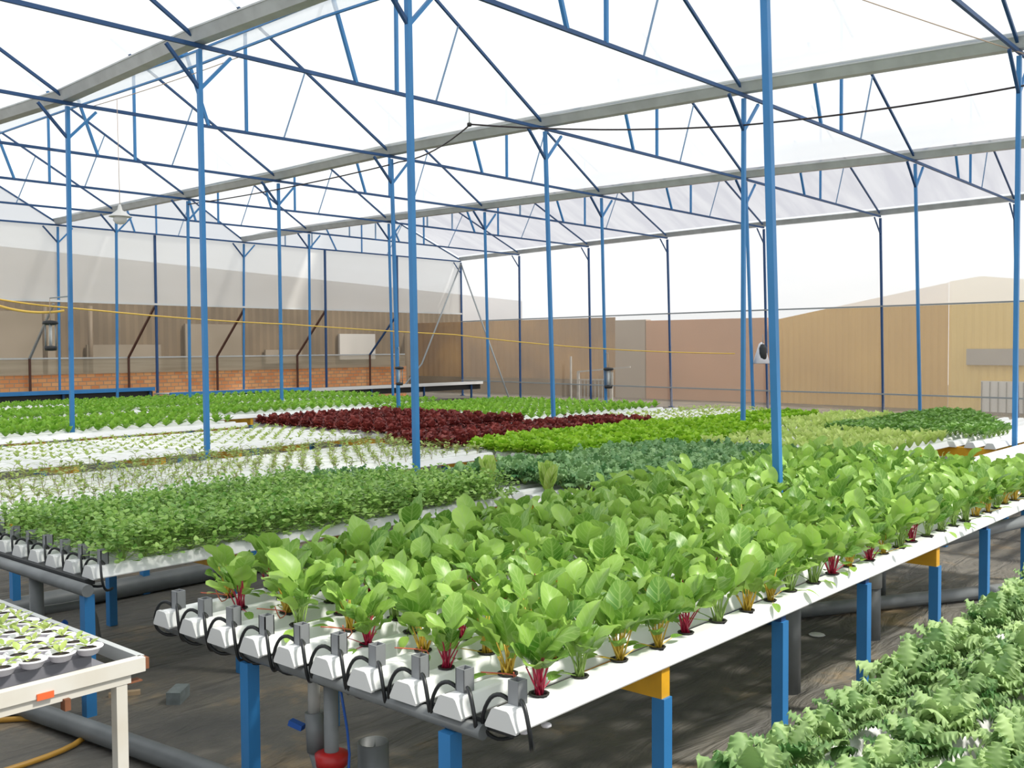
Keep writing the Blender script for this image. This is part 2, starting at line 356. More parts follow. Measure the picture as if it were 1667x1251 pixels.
for gi in (-1, 0, 1, 2):
    for t in range(-1, 7):
        if gi == -1 and t > 3: continue
        a = top(gi, t); b = top(gi + 1, t); e = b - a
        lab = 'blue roof truss between the %s and %s gutters, %s from the back wall' % (GNAME[gi], GNAME[gi + 1], ORD[6 - t])
        th = thing('roof_truss', lab, 'truss', tuple(a), group='blue roof trusses under the plastic roof')
        P = lambda fr, z: e * fr + Vector((0, 0, z - H))
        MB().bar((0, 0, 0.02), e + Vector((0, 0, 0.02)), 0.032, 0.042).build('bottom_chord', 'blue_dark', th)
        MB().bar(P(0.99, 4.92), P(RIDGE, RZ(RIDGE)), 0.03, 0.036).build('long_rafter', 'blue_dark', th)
        MB().bar(P(0.01, 4.92), P(0.31, 5.78), 0.028, 0.034).build('short_rafter', 'blue', th)
        MB().bar(P(0.375, 4.85), P(0.305, 5.90), 0.038).build('slanted_strut', 'blue', th)
        MB().bar(P(0.49, 4.85), P(0.49, RZ(0.49)), 0.038).build('king_post', 'blue', th)
        MB().bar(P(0.61, 4.85), P(0.685, RZ(0.685)), 0.018).build('thin_strut', 'thin', th)
        if gi == 2 and t >= 1:   # the last bay widens towards the back and has extra hangers
            for fr in (0.16, 0.27)[:1 + (t > 3)]:
                MB().bar(P(fr, 4.85), P(fr, 5.3), 0.03).build('hanger', 'thin', th)
# gutters, purlins, roof film
GL = {-1: None, 0: 'pale grey folded steel gutter nearest, crossing the top left of the roof', 1: 'pale grey folded steel gutter, second from the left, across the middle of the roof',
      2: 'pale grey folded steel gutter, third from the left, with a yellowed stretch', 3: 'narrow grey steel gutter along the top of the right wall'}
for gi in range(0, 4):
    th = thing('roof_gutter', GL[gi], 'gutter', (0, 0, 0), group='roof gutters')
    m = MB(); m2 = MB()
    for t in range(-2, 6):
        a = top(gi, t, 0); b = top(gi, t + 1, 0); w = 0.115 if gi < 3 else 0.085
        prof = [(-w, 4.97), (-w * 0.55, 4.865), (w * 0.55, 4.865), (w, 4.97)]
        d = (b - a).normalized(); n = Vector((d.y, -d.x, 0))
        for i in range(3):
            p, q = prof[i], prof[i + 1]; th_ = 0.006
            v = [a + n * p[0] + Vector((0, 0, p[1])), b + n * p[0] + Vector((0, 0, p[1])), b + n * q[0] + Vector((0, 0, q[1])), a + n * q[0] + Vector((0, 0, q[1]))]
            base = len(m.v)
            for x in v: m.v.append(tuple(x))
            for x in v: m.v.append(tuple(x + Vector((0, 0, th_))))
            for f in ((0, 1, 2, 3), (7, 6, 5, 4), (0, 4, 5, 1), (3, 2, 6, 7)): m.face([base + k for k in f])
        for s in (-1, 1):
            m2.bar(a + n * (w * s) + Vector((0, 0, 4.98)), b + n * (w * s) + Vector((0, 0, 4.98)), 0.018, 0.018)
    m.build('trough', 'galv', th); m2.build('rolled_lip', 'galv', th)
for gi in (0, 1, 2):
    w = ['nearest', 'middle', 'right-hand'][gi]
    for z, fr, lb in ((5.50, 0.290, 'lower'), (5.72, 0.300, 'upper')):
        m = MB()
        for t in range(-1, 6):
            a, b = top(gi, t, z) + (top(gi + 1, t) - top(gi, t)) * fr, top(gi, t + 1, z) + (top(gi + 1, t + 1) - top(gi, t + 1)) * fr
            a.z = b.z = z; m.bar(a, b, 0.026)
        m.build('vent_purlin', 'blue', label='%s blue purlin of the open roof vent in the %s bay' % (lb, w), cat='purlin', group='purlins along the roof vents')
def pt(gi, t, fr, z):
    p = top(gi, t) + (top(gi + 1, t) - top(gi, t)) * fr; p.z = z; return p
for gi in (-1, 0, 1, 2):
    m = MB(); m2 = MB(); m3 = MB()
    for t in range(-2, 6):
        m.quad(pt(gi, t, .985, 5.03), pt(gi, t + 1, .985, 5.03), pt(gi, t + 1, RIDGE - .02, RZ(RIDGE - .02) + .05), pt(gi, t, RIDGE - .02, RZ(RIDGE - .02) + .05))
        m2.quad(pt(gi, t, .015, 5.03), pt(gi, t, .31, 5.86), pt(gi, t + 1, .31, 5.86), pt(gi, t + 1, .015, 5.03))
        m3.quad(pt(gi, t, .296, 5.50), pt(gi, t, .300, 5.72), pt(gi, t + 1, .300, 5.72), pt(gi, t + 1, .296, 5.50))
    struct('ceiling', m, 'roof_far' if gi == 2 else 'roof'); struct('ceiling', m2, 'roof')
    if gi >= 0: m3.build('vent_curtain', 'vent', label='translucent strip of vent film under the roof of the %s bay' % ['nearest', 'middle', 'right-hand'][gi], cat='curtain')

# ------------------------------------------------------------------ right wall (under the fourth gutter)
RW = [(top(3, t, 0) + Vector((0.05, 0, 0))) for t in range(-2, 7)]
def wall_strip(pts, z0, z1, mat, name, off=0.0):
    m = MB()
    for a, b in zip(pts[:-1], pts[1:]):
        m.quad((a.x + off, a.y, z0), (b.x + off, b.y, z0), (b.x + off, b.y, z1), (a.x + off, a.y, z1))
    return struct(name, m, mat)
wall_strip(RW, 2.66, 4.95, 'wall_film', 'wall_right'); wall_strip(RW, 0.0, 2.66, 'net', 'wall_right')
def rail(pts, z, w, mat, name, label, cat='rail'):
    m = MB()
    for a, b in zip(pts[:-1], pts[1:]): m.bar((a.x, a.y, z), (b.x, b.y, z), w)
    return m.build(name, mat, label=label, cat=cat)
rail([p + Vector((-.06, 0, 0)) for p in RW], 2.68, 0.035, 'brace_grey', 'wall_rail', 'dark upper rail along the right wall at the foot of the clear film')
rail([p + Vector((-.05, 0, 0)) for p in RW], 0.56, 0.035, 'brace_grey', 'wall_rail', 'dark lower rail along the right wall just above the crops')
# gable film at the back wall of the roof
m = MB()
for gi in (-1, 0, 1, 2):
    m.quad(pt(gi, 6, 0, 4.86), pt(gi, 6, 1, 4.86), pt(gi, 6, RIDGE, RZ(RIDGE)), pt(gi, 6, .31, 5.8))
struct('wall_back', m, 'wall_film')

# ------------------------------------------------------------------ back wall with its outward sloping skirt
BW = [Vector((-1.5, 25.3, 0)), Vector((5.83, 25.3, 0)), top(1, 6, 0), Vector((14.25, 25.3, 0)), top(2, 6, 0), Vector((20.03, 25.45, 0)), Vector((23.1, 25.5, 0)), top(3, 6, 0)]
wall_strip([p + Vector((0, .05, 0)) for p in BW], 2.95, 4.86, 'wall_film_b', 'wall_back')
m = MB(); m2 = MB()
SK = [Vector((p.x, 26.92, 0)) for p in BW[:-1]] + [Vector((24.4, 26.5, 0))]
for i in range(len(BW) - 1):
    a, b, c, d = BW[i], BW[i + 1], SK[i + 1], SK[i]
    m.quad((a.x, a.y + .05, 2.93), (b.x, b.y + .05, 2.93), (c.x, c.y, 1.52), (d.x, d.y, 1.52))
    m2.quad((d.x, d.y, 1.50), (c.x, c.y, 1.50), (c.x, c.y, 1.08), (d.x, d.y, 1.08))
m.quad((BW[-1].x, BW[-1].y, 2.93), (SK[-1].x, SK[-1].y, 1.52), (SK[-1].x, SK[-1].y, 0.0), (BW[-1].x, BW[-1].y, 0.0))
struct('wall_back', m, 'net_d'); struct('wall_back', m2, 'curtain')
struct('wall_back', MB().box((11.4, 27.03, 0.55), (27.0, 0.12, 1.10)), 'brick')
rail([p + Vector((0, -.02, 0)) for p in BW], 2.96, 0.05, 'cap', 'wall_rail', 'pale horizontal rail along the back wall where the skirt begins')
rail(SK, 1.52, 0.04, 'cap', 'wall_rail', 'pale lower rail of the back wall skirt above the brick wall')
for i, x in enumerate((14.25, 20.03, 23.1)):
    th = thing('wall_post', 'thin blue post in the back wall, %s of the three set between the main posts' % ORD[i], 'post', (x, 25.33 + .05 * i, 0), group='thin posts of the back wall')
    MB().bar((0, 0, 0), (0, 0, 4.82), 0.055).build('shaft', 'blue_dark', th); MB().box((0, 0, .01), (.14, .14, .02)).build('base_plate', 'blue_dark', th)
bx = [(11.52, 'brace_grey'), (14.25, 'brace_rust'), (17.08, 'brace_rust'), (20.03, 'brace_rust'), (23.1, 'blue_dark'), (5.9, 'brace_rust')]
for i, (x, mt) in enumerate(bx):
    th = thing('skirt_brace', ('brown rusty' if mt == 'brace_rust' else 'dark') + ' slanted brace holding out the back wall skirt, %s' % (['left part by the insect trap', 'right of the lamp', 'under the third gutter', 'just right of the middle', 'near the right corner, bluish', 'far left edge'][i]), 'brace', (x, 26.86, 0), group='slanted braces of the back wall')
    MB().bar((0, -1.45, 2.90), (0, 0, 1.52), 0.05).build('slanted_bar', mt, th)
    MB().bar((0, 0, 1.52), (0, 0, 0.0), 0.05).build('upright', 'brace_rust' if mt != 'brace_grey' else 'brace_rust', th)
c = top(3, 6, 4.75)
MB().tube([c + Vector((-.1, -.1, 0)), (23.75, 24.95, 1.2), (22.2, 24.75, 0.0)], 0.028, 6).build('stay_pole', 'brace_grey', label='thin blue-grey stay pole slanting down left from the back corner post', cat='pole')
MB().tube([c + Vector((-.1, -.1, 0)), (25.45, 22.5, 0.0)], 0.028, 6).build('stay_pole', 'brace_grey', label='thin grey stay pole slanting down right from the back corner post', cat='pole')

# ------------------------------------------------------------------ buildings outside
def corr_wall(m, a, b, z0, zf, pitch=0.2, amp=0.03):
    """corrugated sheet from a to b, its top height given by zf(fraction)"""
    a = Vector(a); b = Vector(b); L = (b - a).length; n = int(L / pitch * 2); d = (b - a).normalized(); nr = Vector((d.y, -d.x, 0))
    base = len(m.v)
    for i in range(n + 1):
        fr = i / n; p = a + (b - a) * fr + nr * (amp if i % 2 else 0)
        m.v.append((p.x, p.y, z0)); m.v.append((p.x, p.y, zf(fr)))
    for i in range(n): m.face((base + 2 * i, base + 2 * i + 2, base + 2 * i + 3, base + 2 * i + 1))
    return m
yb = thing('warehouse', 'yellow corrugated metal shed outside the right wall', 'building', (28, 9.1, 0))
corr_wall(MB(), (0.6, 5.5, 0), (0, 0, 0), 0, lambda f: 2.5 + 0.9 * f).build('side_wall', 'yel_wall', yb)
corr_wall(MB(), (0, 0, 0), (-1.0, -7.0, 0), 0, lambda f: 3.42 + (0.10 * f / 0.12 if f < .12 else 0.10 - 0.9 * (f - .12))).build('gable_wall', 'yel_wall_lit', yb)
MB().box((-.42, -2.3, 1.42), (.08, 3.6, .42), Matrix.Rotation(-0.14, 3, 'Z')).build('grey_band', 'gal_wall', yb)
wn = MB().box((-.32, -1.55, 0.35), (.06, 1.3, 0.9), Matrix.Rotation(-0.14, 3, 'Z')).build('window', 'white_p', yb)
mw = MB()
for i in range(7): mw.box((-.37 - (-.65 + i * .21) * .14 * -1, -1.55 - .62 + i * .207, .35), (.02, .02, .86))
mw.build('window_bars', 'brace_grey', wn)
bb = thing('outbuilding', 'pinkish brown plastered wall of a building outside, right of the back corner', 'building', (28.2, 14.6, 0))
MB().box((.3, 2.2, 1.3), (.3, 4.4, 2.6)).build('plaster_wall', 'pink_wall', bb)
MB().box((.30, 5.0, 1.32), (.3, 1.25, 2.64)).build('grey_pillar', 'grey_wall', bb)
tb = thing('outbuilding', 'golden tan sheet metal wall outside, directly right of the back corner', 'building', (28.2, 20.3, 0))
corr_wall(MB(), (.5, 10.4, 0), (.3, 0, 0), 0, lambda f: 2.75, .3, .03).build('sheet_wall', 'gold_wall', tb)
MB().box((.15, 5.2, .3), (.1, 10.0, .6)).build('plinth', 'brown_wall', tb)
lb = thing('barn', 'long low brown shed outside behind the back wall', 'building', (11, 31, 0))
corr_wall(MB(), (-5, 0, 0), (25, 0, 0), 0, lambda f: 5.05 - 1.15 * f, .3, .04).build('sheet_wall', 'brown_wall', lb)
for i, (x0, x1, z0, z1, mt) in enumerate(((1.2, 3.0, .9, 2.9, 'gal_wall'), (4.0, 6.5, .8, 1.9, 'gold_wall'), (7.4, 9.6, 1.0, 2.6, 'grey_wall'), (14.0, 15.8, 1.3, 2.3, 'gal_wall'), (10.6, 12.2, 1.2, 1.7, 'gal_wall'))):
    MB().box(((x0 + x1) / 2, -.12, (z0 + z1) / 2), (x1 - x0, .1, z1 - z0)).build('wall_sheet', 'dull_sheet' if i != 3 else mt, lb)
for i, x in enumerate((9.3, 12.6, 13.9, 17.6, 20.5)):
    MB().tube([(x, 28.4, 0), (x + .02, 28.4, 3.0)], .07, 8).build('yard_pole', 'brown_wall', label='dark pole standing in the yard behind the back wall, %s from the left' % ORD[i], cat='pole', group='poles in the yard')
MB().box((25.6, 20.0, .72), (.05, .05, 1.44)).build('fence_post', 'pvc_light', label='slim pale fence post outside the right wall near the corner', cat='post')

# ------------------------------------------------------------------ growing beds
def channel_mesh(L, cup_x=True):
    prof = [(-0.056, 0.0), (0.056, 0.0), (0.058, 0.005), (0.032, 0.052), (0.024, 0.057), (-0.024, 0.057), (-0.032, 0.052), (-0.058, 0.005)]
    return MB().prism(prof, 0.004, L)
def hose_pts(s):
    return [(0.07, 0.022 * s, 0.060), (0.045, 0.040 * s, 0.082), (0.03, 0.066 * s, 0.070), (0.022, 0.088 * s, 0.02), (0.03, 0.090 * s, -0.03), (0.06, 0.066 * s, -0.06), (0.10, 0.04 * s, -0.06)]
def smooth_pts(pts, n=3):
    P = [Vector(p) for p in pts]; out = []
    for i in range(len(P) - 1):
        p0 = P[max(i - 1, 0)]; p1 = P[i]; p2 = P[i + 1]; p3 = P[min(i + 2, len(P) - 1)]
        for k in range(n):
            t = k / n
            out.append(0.5 * ((2 * p1) + (-p0 + p2) * t + (2 * p0 - 5 * p1 + 4 * p2 - p3) * t * t + (-p0 + 3 * p1 - 3 * p2 + p3) * t ** 3))
    out.append(P[-1]); return out
ME_TUBE = None
def tube_mesh():
    m = MB(); w = .020; h = .072; t = .004
    for sx, sy, dx, dy in ((0, -1, 2 * w, t), (0, 1, 2 * w, t), (-1, 0, t, 2 * w), (1, 0, t, 2 * w)):
        m.box((sx * (w - t / 2), sy * (w - t / 2), h / 2), (dx, dy, h))
    m.box((0, 0, h - .03), (2 * w - t, 2 * w - t, .002)); return m.mesh('inlet_tube', 'grey_tube')
TUBE = tube_mesh()
HOSES = [MB().tube(smooth_pts(hose_pts(s)), 0.0065, 6).mesh('feed_hose', 'hose') for s in (-1, 1)]
CAP = MB().prism([(-0.058, -0.002), (0.058, -0.002), (0.060, 0.005), (0.034, 0.054), (0.026, 0.059), (-0.026, 0.059), (-0.034, 0.054), (-0.060, 0.005)], -0.002, 0.012).mesh('end_cap', 'cap')
ZB = 0.655
def bed(key, desc, x0, x1, y0, y1, n, detail=False, legs=True, xoff=None, crossx=None, crop='plants'):
    """a raised bed: one frame and n white channels laid along x; returns channel centre ys"""
    ys = [y0 + 0.056 + (y1 - y0 - 0.112) * i / (n - 1) for i in range(n)]
    if legs:
        fr = thing('bed_frame', 'blue and yellow steel frame under the %s' % desc, 'frame', (x0, y0, 0), group='steel frames under the growing beds')
        xs = crossx or [x0 + .06 + .9 * i for i in range(int((x1 - x0 - .1) / .9) + 1)]
        for i, x in enumerate(xs):
            ya, yb_ = (0.03, y1 - y0 - 0.03)
            if key == 'A1' and i in (2, 3, 5, 6): MB().box((x - x0, (ya + yb_) / 2, ZB - .02), (.04, yb_ - ya + .03, .04)).build('crossbeam', 'blue_dark', fr)
            elif i == 0 and not crossx is None or (i == 0 and detail): MB().box((x - x0 + .02, (ya + yb_) / 2, ZB - .015), (.05, yb_ - ya - .02, .03)).build('crossbeam', 'black', fr)
            else: MB().box((x - x0, (ya + yb_) / 2, ZB - .055), (.05, yb_ - ya + .03, .11)).build('crossbeam', 'yellow', fr)
            la, lb_ = (ya, yb_)
            if key == 'A1' and i == 0: la, lb_ = 0.27, 1.31
            near = (i == 0 and (detail or crossx is not None)) or (key == 'A1' and i in (2, 3, 5, 6)); lh = ZB - .03 if near else ZB - .11
            for y in (la, lb_):
                lx = x - x0 - (.03 if key == 'A1' and i == 0 else 0)
                if detail and i == 0: lh = .597 if key == 'A1' else .584
                MB().box((lx, y, lh / 2), (.05, .05, lh)).build('leg', 'blue', fr)
    me = channel_mesh(x1 - x0).mesh('channel', 'channel')
    for i, y in enumerate(ys):
        xs0 = x0 + (xoff[i] if xoff else 0)
        th = thing('growing_channel', 'white channel of the %s, %s from near side' % (desc, ORD[i]), 'channel', (xs0, y, ZB), group='white channels of the %s' % desc)
        obj('channel_body', me, th)
        obj('end_cap', CAP, th)
        if detail:
            obj('inlet_tube', TUBE, th, loc=(.075, 0, .056), rz=random.uniform(-.1, .1))
            obj('feed_hose', HOSES[0], th); obj('feed_hose', HOSES[1], th)
    return ys

# ------------------------------------------------------------------ leaves and plants
def leaf(mb, az, tilt, curl, plen, L, W, nu=6, nv=4, ruffle=0.0, rf=5, fold=0.15, base=(0, 0, 0), stalk=None, sr=0.004, shape=0.8, twist=0.0, ns=3, tipw=0.0, ew=0.10, pw=0.62, rp=1.5):
    """petiole plus blade; the angle from vertical grows from tilt by curl along its length"""
    tot = plen + L; az_c, az_s = math.cos(az), math.sin(az); out = Vector((az_c, az_s, 0)); side0 = Vector((-az_s, az_c, 0))
    p = Vector(base); pts = [p.copy()]; steps = ns + nu; s = 0.0
    centers = []
    for i in range(ns):
        th = tilt + curl * 0.4 * (s / tot); d = out * math.sin(th) + Vector((0, 0, math.cos(th))); p = p + d * (plen / ns); s += plen / ns; pts.append(p.copy())
    if stalk is not None: stalk.tube(pts, sr, 5, r2=sr * 0.6)
    ph = random.uniform(0, 6.28); b = len(mb.v)
    if mb.uv is None: mb.uv = {}
    for i in range(nu + 1):
        u = i / nu; th = tilt + curl * (0.25 + 0.75 * u); d = out * math.sin(th) + Vector((0, 0, math.cos(th)))
        if i: p = p + d * (L / nu)
        nrm = out * -math.cos(th) + Vector((0, 0, math.sin(th)))
        w = W / 2 * (math.sin(PI * min(1, max(0.03, u) ** shape * 0.94 + 0.03)) ** pw + tipw * u)
        tw = twist * u; side = side0 * math.cos(tw) + nrm * math.sin(tw); nn = nrm * math.cos(tw) - side0 * math.sin(tw)
        for j in range(nv + 1):
            v = -1 + 2 * j / nv
            rz = ruffle * abs(v) ** rp * math.sin(rf * 2 * PI * u + ph + (1.7 if v > 0 else 0)) + fold * w * v * v
            q = p + side * (w * v * (1 + ew * ruffle / max(W, .01) * math.sin(rf * 2 * PI * u * 1.3 + ph))) + nn * rz
            mb.v.append(tuple(q)); mb.uv[len(mb.v) - 1] = (u, v)
    for i in range(nu):
        for j in range(nv):
            k = b + i * (nv + 1) + j; mb.face((k, k + 1, k + nv + 2, k + nv + 1), True)
rnd = random.uniform
def chard(seed, stm):
    random.seed(seed); f = MB(); st = MB(); n = random.randint(13, 17)
    for i in range(n):
        az = 2.4 * i + rnd(-.4, .4); k = i / n
        tilt = rnd(.02, .16) + .42 * k * rnd(.6, 1.1); big = rnd(.85, 1.15) * (1.0 - .25 * k)
        leaf(f, az, tilt, rnd(.2, 1.3), rnd(.07, .14) * big, rnd(.085, .13) * big, rnd(.060, .088) * big, 7, 4, ruffle=rnd(.003, .008), rf=rnd(1., 2.5), fold=rnd(-.2, .5), stalk=st, sr=.0033, twist=rnd(-1.1, 1.1), base=(rnd(-.012, .012), rnd(-.012, .012), 0))
    for i in range(random.randint(1, 3)):   # small low leaves hanging over the channel
        leaf(f, rnd(0, 6.28), rnd(1.1, 1.5), rnd(.4, .9), rnd(.05, .09), .055, .034, 4, 2, stalk=st, sr=.0022, fold=.2)
    return f.mesh('foliage', 'greenleaf'), st.mesh('stalks', stm)
def herb(seed):
    random.seed(seed); f = MB(); st = MB()
    for i in range(34):
        az = rnd(0, 6.28); til = rnd(.05, 1.5); ln = rnd(.09, .175)
        d = Vector((math.cos(az) * math.sin(til), math.sin(az) * math.sin(til), math.cos(til))); e = d * ln
        mid = e * .5 + Vector((0, 0, .02)); e.z = max(e.z, -.02)
        st.tube([(0, 0, 0), mid, e], .0016, 3, cap=False)
        for k in range(6):
            leafb = e * rnd(.65, 1.0) + Vector((rnd(-.02, .02), rnd(-.02, .02), rnd(-.01, .02)))
            leaf(f, rnd(0, 6.28), rnd(.2, 1.6), rnd(.1, .8), .004, rnd(.016, .026), rnd(.019, .029), 3, 2, base=leafb, ns=1, fold=.1, shape=.7)
    return f.mesh('foliage', 'parsley'), st.mesh('stems', 'st_g')
def kale(seed, mat='kale', n=22, fine=1.0):
    random.seed(seed); f = MB(); st = MB()
    for i in range(n):
        az = 2.4 * i + rnd(-.3, .3); k = i / n
        leaf(f, az, .08 + .85 * k, rnd(.4, 1.2), rnd(.04, .08), rnd(.065, .09), rnd(.055, .078), int(24 * fine), 8, ruffle=rnd(.007, .012), rf=rnd(3.2, 4.4) * fine, ew=.45, pw=.5, rp=3.0, fold=rnd(-.9, .2), stalk=st, sr=.003, shape=.75)
    return f.mesh('foliage', mat), st.mesh('stalks', 'st_g')
def curly(seed, mat, R=1.0):
    random.seed(seed); f = MB()
    for i in range(22):
        az = 2.4 * i; k = i / 22
        leaf(f, az, .05 + 1.15 * k, rnd(.1, .6), .012, rnd(.08, .115) * R, rnd(.07, .09) * R, 5, 4, ruffle=.016 * R, rf=2.6, fold=.1, ns=1, shape=1.25)
    return f.mesh('lettuce', mat)
def upright(seed, mat, L, W, n, sp, roma=False):
    random.seed(seed); f = MB()
    for i in range(n):
        az = 2.4 * i + rnd(-.3, .3); k = i / n
        leaf(f, az, .06 + sp * k, rnd(.2, .6) if not roma else rnd(-.25, .15), .008, L * rnd(.8, 1.1), W * rnd(.85, 1.1), 5, 3, ruffle=.004, rf=2, fold=.2 if roma else .5, ns=1, shape=1.0 if roma else 1.15)
    return f.mesh('plant', mat)
def bok(seed):
    random.seed(seed); f = MB(); st = MB()
    for i in range(11):
        az = 2.4 * i; k = i / 11
        leaf(f, az, .08 + .65 * k, rnd(.5, 1.0), .06, rnd(.075, .1), rnd(.06, .08), 5, 4, ruffle=.004, fold=.3, stalk=st, sr=.005, shape=.9)
    return f.mesh('foliage', 'bok'), st.mesh('stalks', 'st_g')
def sprout_thin(seed):
    random.seed(seed); f = MB(); st = MB()
    for s in range(random.randint(2, 3)):
        h = rnd(.05, .11); a = rnd(0, 6.28); l = rnd(.005, .035); topp = Vector((math.cos(a) * l, math.sin(a) * l, h))
        st.tube([(0, 0, 0), topp * .5 + Vector((rnd(-.01, .01), rnd(-.01, .01), 0)), topp], .0016, 3, cap=False)
        for k in range(7):
            q = topp * rnd(.3, 1.0)
            leaf(f, rnd(0, 6.28), rnd(.7, 1.4), rnd(.2, .9), .012, rnd(.03, .05), rnd(.014, .022), 3, 2, base=q, ns=1, stalk=st, sr=.001)
    return f.mesh('foliage', 'sprout'), st.mesh('stem', 'sprout_st')
def seedling(seed, mat='sprout', s=1.0):
    random.seed(seed); f = MB()
    for k in range(5):
        leaf(f, 1.3 * k + rnd(-.3, .3), rnd(.4, 1.0), rnd(.2, .7), .012 * s, rnd(.020, .034) * s, rnd(.013, .02) * s, 3, 2, ns=1, fold=.3, base=(0, 0, 0.004))
    return f

VAR = {}
VAR['chard_y'] = [chard(10 + i, 'st_y') for i in range(4)]; VAR['chard_r'] = [chard(20 + i, 'st_r') for i in range(4)]; VAR['chard_g'] = [chard(30 + i, 'st_g') for i in range(4)]
VAR['herb'] = [herb(40 + i) for i in range(5)]
VAR['kale'] = [kale(50 + i) for i in range(5)]; VAR['kale_l'] = [kale(60 + i, 'kale_l', 26, 1.4) for i in range(5)]
VAR['curly'] = [curly(70 + i, 'curly') for i in range(4)]; VAR['red'] = [curly(80 + i, 'redl', 1.05) for i in range(4)]
VAR['pale'] = [upright(90 + i, 'pale', .13, .065, 7, .6) for i in range(4)]
VAR['lime'] = [upright(100 + i, 'lime', .10, .055, 9, .9) for i in range(4)]
VAR['romaine'] = [upright(110 + i, 'romaine', .17, .085, 12, .42, True) for i in range(2)]
VAR['bok'] = [bok(120 + i) for i in range(4)]
VAR['thin'] = [sprout_thin(130 + i) for i in range(6)]
VAR['seed'] = [seedling(140 + i).mesh('seedling', 'sprout') for i in range(4)]
CUPM = MB().lathe([(.0, -.03), (.018, -.03), (.024, .002), (.029, .003), (.029, .006), (.022, .006), (.022, .0), (0, .0)], n=10).mesh('net_cup', 'cup')
random.seed(99)
ZT = ZB + 0.057
COUNT = {}
def put(kind, name, x, y, label, cat, group, sc=1.0, parts=('foliage', 'stalks'), z=ZT, cup=False):
    if group:
        key = (group, round(y / .1)); key = (group, label.split(' in the ')[-1].split(' channel')[0] if ' channel' in label else label) if 'chard' not in group else (group, label.rsplit('in the ', 1)[-1])
        COUNT[key] = COUNT.get(key, 0) + 1; label = '%s, %s from left' % (label, ORD[COUNT[key] - 1])
    v = random.choice(VAR[kind]); rz = rnd(0, 6.28)
    if isinstance(v, tuple):
        o = thing(name, label, cat, (x, y, z), rz, group); o.scale = (sc, sc, sc)
        for pn, me in zip(parts, v):
            obj(pn, me, o)
        if cup: obj('net_cup', CUPM, o)
    else:
        o = obj(name, v, None, loc=(x, y, z), rz=rz, sc=sc, label=label, cat=cat, group=group)
    return o

# --- A1 chard bed
ysA = bed('A1', 'chard bed in the foreground', 2.09, 8.3, 1.86, 3.72, 10, detail=True,
          xoff=[0.03, 0.01, 0.01, 0, 0, -.01, -.02, -.03, -.03, -.03], crossx=[2.16, 2.92, 3.80, 4.66, 5.63, 6.5, 7.4, 8.2])
CN = {'chard_y': 'yellow', 'chard_r': 'deep red', 'chard_g': 'green'}
cnt = 0
for i, y in enumerate(ysA):
    x = 2.29 + (i % 2) * 0.08
    while x < 8.25:
        if abs(x - 5.83) < .09 and abs(y - 2.92) < .1: x += .21; continue
        if cnt < 300:
            k = random.choices(['chard_y', 'chard_r', 'chard_g'], [4, 3, 4])[0]; cnt += 1
            lab = 'chard with %s stalks in the %s channel from the walkway' % (CN[k], ORD[i])
            put(k, 'swiss_chard', x, y + rnd(-.01, .01), lab, 'chard', 'chard plants in the foreground bed', rnd(.95, 1.22), cup=True)
        x += .205 + rnd(-.012, .012)
# --- B1 parsley-like herb bed, kale behind
ysB = bed('B1', 'leafy herb bed behind the chard', 2.27, 5.30, 4.65, 6.15, 8, detail=True, crossx=[2.25, 3.1, 4.0, 4.9])
for i, y in enumerate(ysB):
    x = 2.45
    while x < 5.2:
        if y > 5.75 and x > 4.55:
            put('kale', 'kale_plant', x, y, 'dark kale at the back right corner of the herb bed', 'kale', 'kale at the corner of the herb bed', rnd(.85, 1.05), z=ZT)
            x += .19
        else:
            put('herb', 'herb_plant', x, y + rnd(-.02, .02), 'bushy small-leaved green herb in the %s channel' % ORD[i], 'herb', 'leafy herbs in the second bed', rnd(.95, 1.12) * (1.15 if i < 2 else 1), parts=('foliage', 'stems'))
            x += .118 + rnd(-.012, .012)
# --- B2 kale bed
ysK = bed('B2', 'kale bed in the middle', 5.38, 8.35, 3.95, 5.40, 8)
for i, y in enumerate(ysK):
    x = 5.78 if y < 5.0 else 5.5
    while x < 8.28:
        put('kale', 'kale_plant', x, y + rnd(-.01, .01), 'curly blue-green kale in the %s channel, middle bed' % ORD[i], 'kale', 'kale plants in the middle bed', rnd(1.1, 1.35), parts=('foliage', 'stalks'))
        x += .175 + rnd(-.01, .01)
put('romaine', 'romaine_lettuce', 5.52, 4.52, 'upright pale green romaine head, right one of two before the kale', 'lettuce', None, 1.25)
put('romaine', 'romaine_lettuce', 5.44, 5.02, 'upright pale green romaine head, left one of two at the end of the herbs', 'lettuce', None, 1.3)
# --- B3 pale lettuce bed
ysP = bed('B3', 'pale lettuce bed on the right', 8.9, 11.35, 3.62, 5.32, 9)
for i, y in enumerate(ysP):
    x = 9.0 + .11 * (i % 2)
    while x < 11.3:
        put('pale', 'young_lettuce', x, y, 'pale yellow-green lettuce in the %s channel, right-hand bed' % ORD[i], 'lettuce', 'pale lettuces in the right-hand bed', rnd(.85, 1.15), z=ZT)
        x += .235
